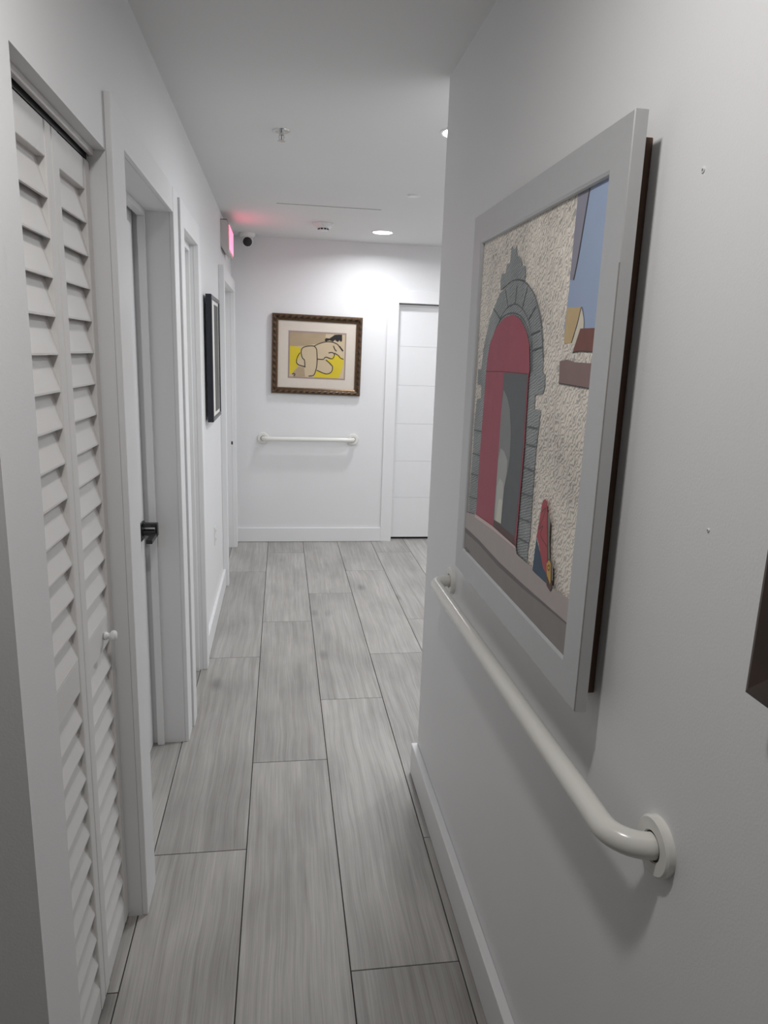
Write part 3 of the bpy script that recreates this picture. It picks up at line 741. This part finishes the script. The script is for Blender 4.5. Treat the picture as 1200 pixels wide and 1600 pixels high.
for i, (n, pts) in enumerate(PAINT):
    if n in ('sky', 'roof', 'block', 'pave', 'road', 'kerb', 'l_block', 'l_roof'): pts = [(770 if p[0] > 712 else 55 if p[0] < 88 else p[0], p[1]) for p in pts]
    pts = [(p[0] / 1000, p[1] / 1000) for p in pts]
    if n.startswith('l_'):
        w = 0.0045 if n == 'l_eave' else 0.0022 if n.startswith(('l_ring', 'l_j', 'l_k')) else 0.0016
        l, r = ribbon(smooth_line(pts) if len(pts) > 2 else pts, w)
        for a in range(len(l) - 1):
            flat([tuple(l[a]), tuple(l[a + 1]), tuple(r[a + 1]), tuple(r[a])], 'p_joint' if n.startswith(('l_ring', 'l_j', 'l_k')) else 'p_ink', i + 1)
    elif n in COL:
        flat(pts, COL[n], i + 1)
pm.build('canvas', slots, e, (SX, PY - PWID / 2, PZ + PHEI / 2), recalc=False)
MB().box(SX + 0.0002, SX + 0.006, PY - U1, PY - U0, PZ + V0, PZ + V1).build('canvas_board', 'mat_board', e, (SX, PY - PWID / 2, PZ + PHEI / 2))

# ---- dark wooden frame at the right picture edge
e = tag(empty('dark_framed_picture', (XR, 0.3, 1.26)), 'dark brown wooden picture frame cut off at the right edge of the photo', 'picture')
mkd = lambda u, v, h: (XR - 0.004 - h, 0.632 - u, 1.260 + v)
mitred_frame(e, 0, 0.55, 0, 0.70, 0.055, mkd, [(0, 0), (0, 0.030), (0.12, 0.033), (0.8, 0.026), (1.0, 0.018), (1.0, 0)], 'dark_wood')
MB().box(XR - 0.018, XR - 0.004, 0.632 - 0.50, 0.632 - 0.05, 1.31, 1.91).build('print_sheet', 'mat_pale', e, (XR - 0.01, 0.36, 1.6))

# ---- navy framed picture on the left wall
e = tag(empty('navy_framed_picture', (XL, 4.05, 1.22)), 'thin upright picture in a glossy navy frame on the left wall', 'picture')
mkn = lambda u, v, h: (XL + 0.012 + h, 3.80 + u, 1.222 + v)
mitred_frame(e, 0, 0.47, 0, 0.648, 0.022, mkn, [(0, 0), (0, 0.028), (0.15, 0.031), (0.85, 0.031), (1.0, 0.028), (1.0, 0)], 'navy_frame')
MB().box(XL + 0.030, XL + 0.036, 3.822, 4.248, 1.244, 1.848).build('mat_board', 'mat_pale', e, (XL + 0.02, 4.03, 1.5))
MB().box(XL + 0.036, XL + 0.0364, 3.985, 4.225, 1.262, 1.83).build('print_sheet', 'print_grey', e, (XL + 0.022, 4.03, 1.5))
MB().box(XL, XL + 0.016, 3.98, 4.08, 1.74, 1.80).build('hanger', 'black_metal', e, (XL, 4.03, 1.77))

# ---- gilt framed figure drawing on the end wall (hangs a little askew)
e = tag(empty('framed_drawing', (0.2855, YF - 0.006, 1.5745)), 'framed ink drawing of a crouching figure on yellow in a carved gilt frame', 'drawing')
e.rotation_euler = (0, 0.0135, 0)
e['_rot'] = 1
mkg = lambda u, v, h: (u, -h, v)
GO = (-0.364, 0.364, -0.316, 0.316); GW = 0.050
mitred_frame(e, GO[0], GO[1], GO[2], GO[3], GW, mkg, [(0, 0), (0, 0.016), (0.10, 0.022), (0.30, 0.030), (0.55, 0.028), (0.74, 0.018), (0.80, 0.020), (1.0, 0.014), (1.0, 0)], 'gilt_bronze')
# carved leaf relief around the moulding: one run of slanted leaves per side
def leaf_run(p, d, nrm, L):
    mb = MB(); n = max(1, int(L / 0.046)); st = L / n; D, Nn = Vector(d), Vector(nrm)
    for i in range(n):
        c = Vector(p) + D * (st * (i + 0.5)); a = D * st * 0.55; b = Nn * 0.011
        q = [c - a * 0.9 - b * 0.9, c + a * 0.1 - b * 1.1, c + a + b * 0.8, c - a * 0.1 + b * 1.1]
        base = [(v.x, -0.026, v.y) for v in q]; mid = c + a * 0.05
        ridge = [(mid.x - a.x * 0.5, -0.0365, mid.y - a.y * 0.5), (mid.x + a.x * 0.5, -0.0365, mid.y + a.y * 0.5)]
        mb.add(base + ridge, [(0, 1, 5, 4), (1, 2, 5), (2, 3, 4, 5), (3, 0, 4), (0, 3, 2, 1)])
    return mb
m_ = GW * 0.42
for p, dv, nv, L in (((GO[0] + m_, GO[2] + m_), (1, 0), (0, 1), GO[1] - GO[0] - 2 * m_), ((GO[1] - m_, GO[2] + m_), (0, 1), (-1, 0), GO[3] - GO[2] - 2 * m_),
                     ((GO[1] - m_, GO[3] - m_), (-1, 0), (0, -1), GO[1] - GO[0] - 2 * m_), ((GO[0] + m_, GO[3] - m_), (0, -1), (1, 0), GO[3] - GO[2] - 2 * m_)):
    leaf_run(p, dv, nv, L).build('carved_leaves', 'gilt_dark', e)
MB().box(-0.317, 0.317, -0.006, -0.002, -0.27, 0.264).build('mat_board', 'mat_board', e)
MB().box(-0.233, 0.236, -0.0068, -0.006, -0.190, 0.187).build('mat_liner', 'mat_lilac', e)
nm = MB(); nslots = ['n_paper', 'n_tan', 'n_yellow', 'n_ink']
SB = (-0.221, 0.225, -0.178, 0.173)
def nflat(poly, mi, lvl):
    poly = clip_poly(poly, *SB)
    if len(poly) > 2: nm.add([(u, -0.0070 - lvl * 0.00012, v) for u, v in poly], [list(range(len(poly)))], mi)
nflat([(SB[0], SB[2]), (SB[1], SB[2]), (SB[1], SB[3]), (SB[0], SB[3])], 0, 0)
for i, (n, pts) in enumerate(NUDE):
    pts = [(p[0] / 1000, p[1] / 1000) for p in pts]
    if n.isupper(): continue
    if n == 'hair': nflat(pts, 3, i + 1)
    elif n.startswith('yellow'): nflat(pts, 2, i + 1)
    elif n == 'tan': nflat(pts, 1, i + 1)
    elif n == 'foot': nflat(pts, 1, i + 1)
    elif n[0] == 's':
        l, r = ribbon(smooth_line(pts), 0.010 if n == 's10' else 0.0062)
        for a in range(len(l) - 1): nflat([tuple(l[a]), tuple(l[a + 1]), tuple(r[a + 1]), tuple(r[a])], 3, i + 1)
nm.build('drawing_sheet', nslots, e, recalc=False)
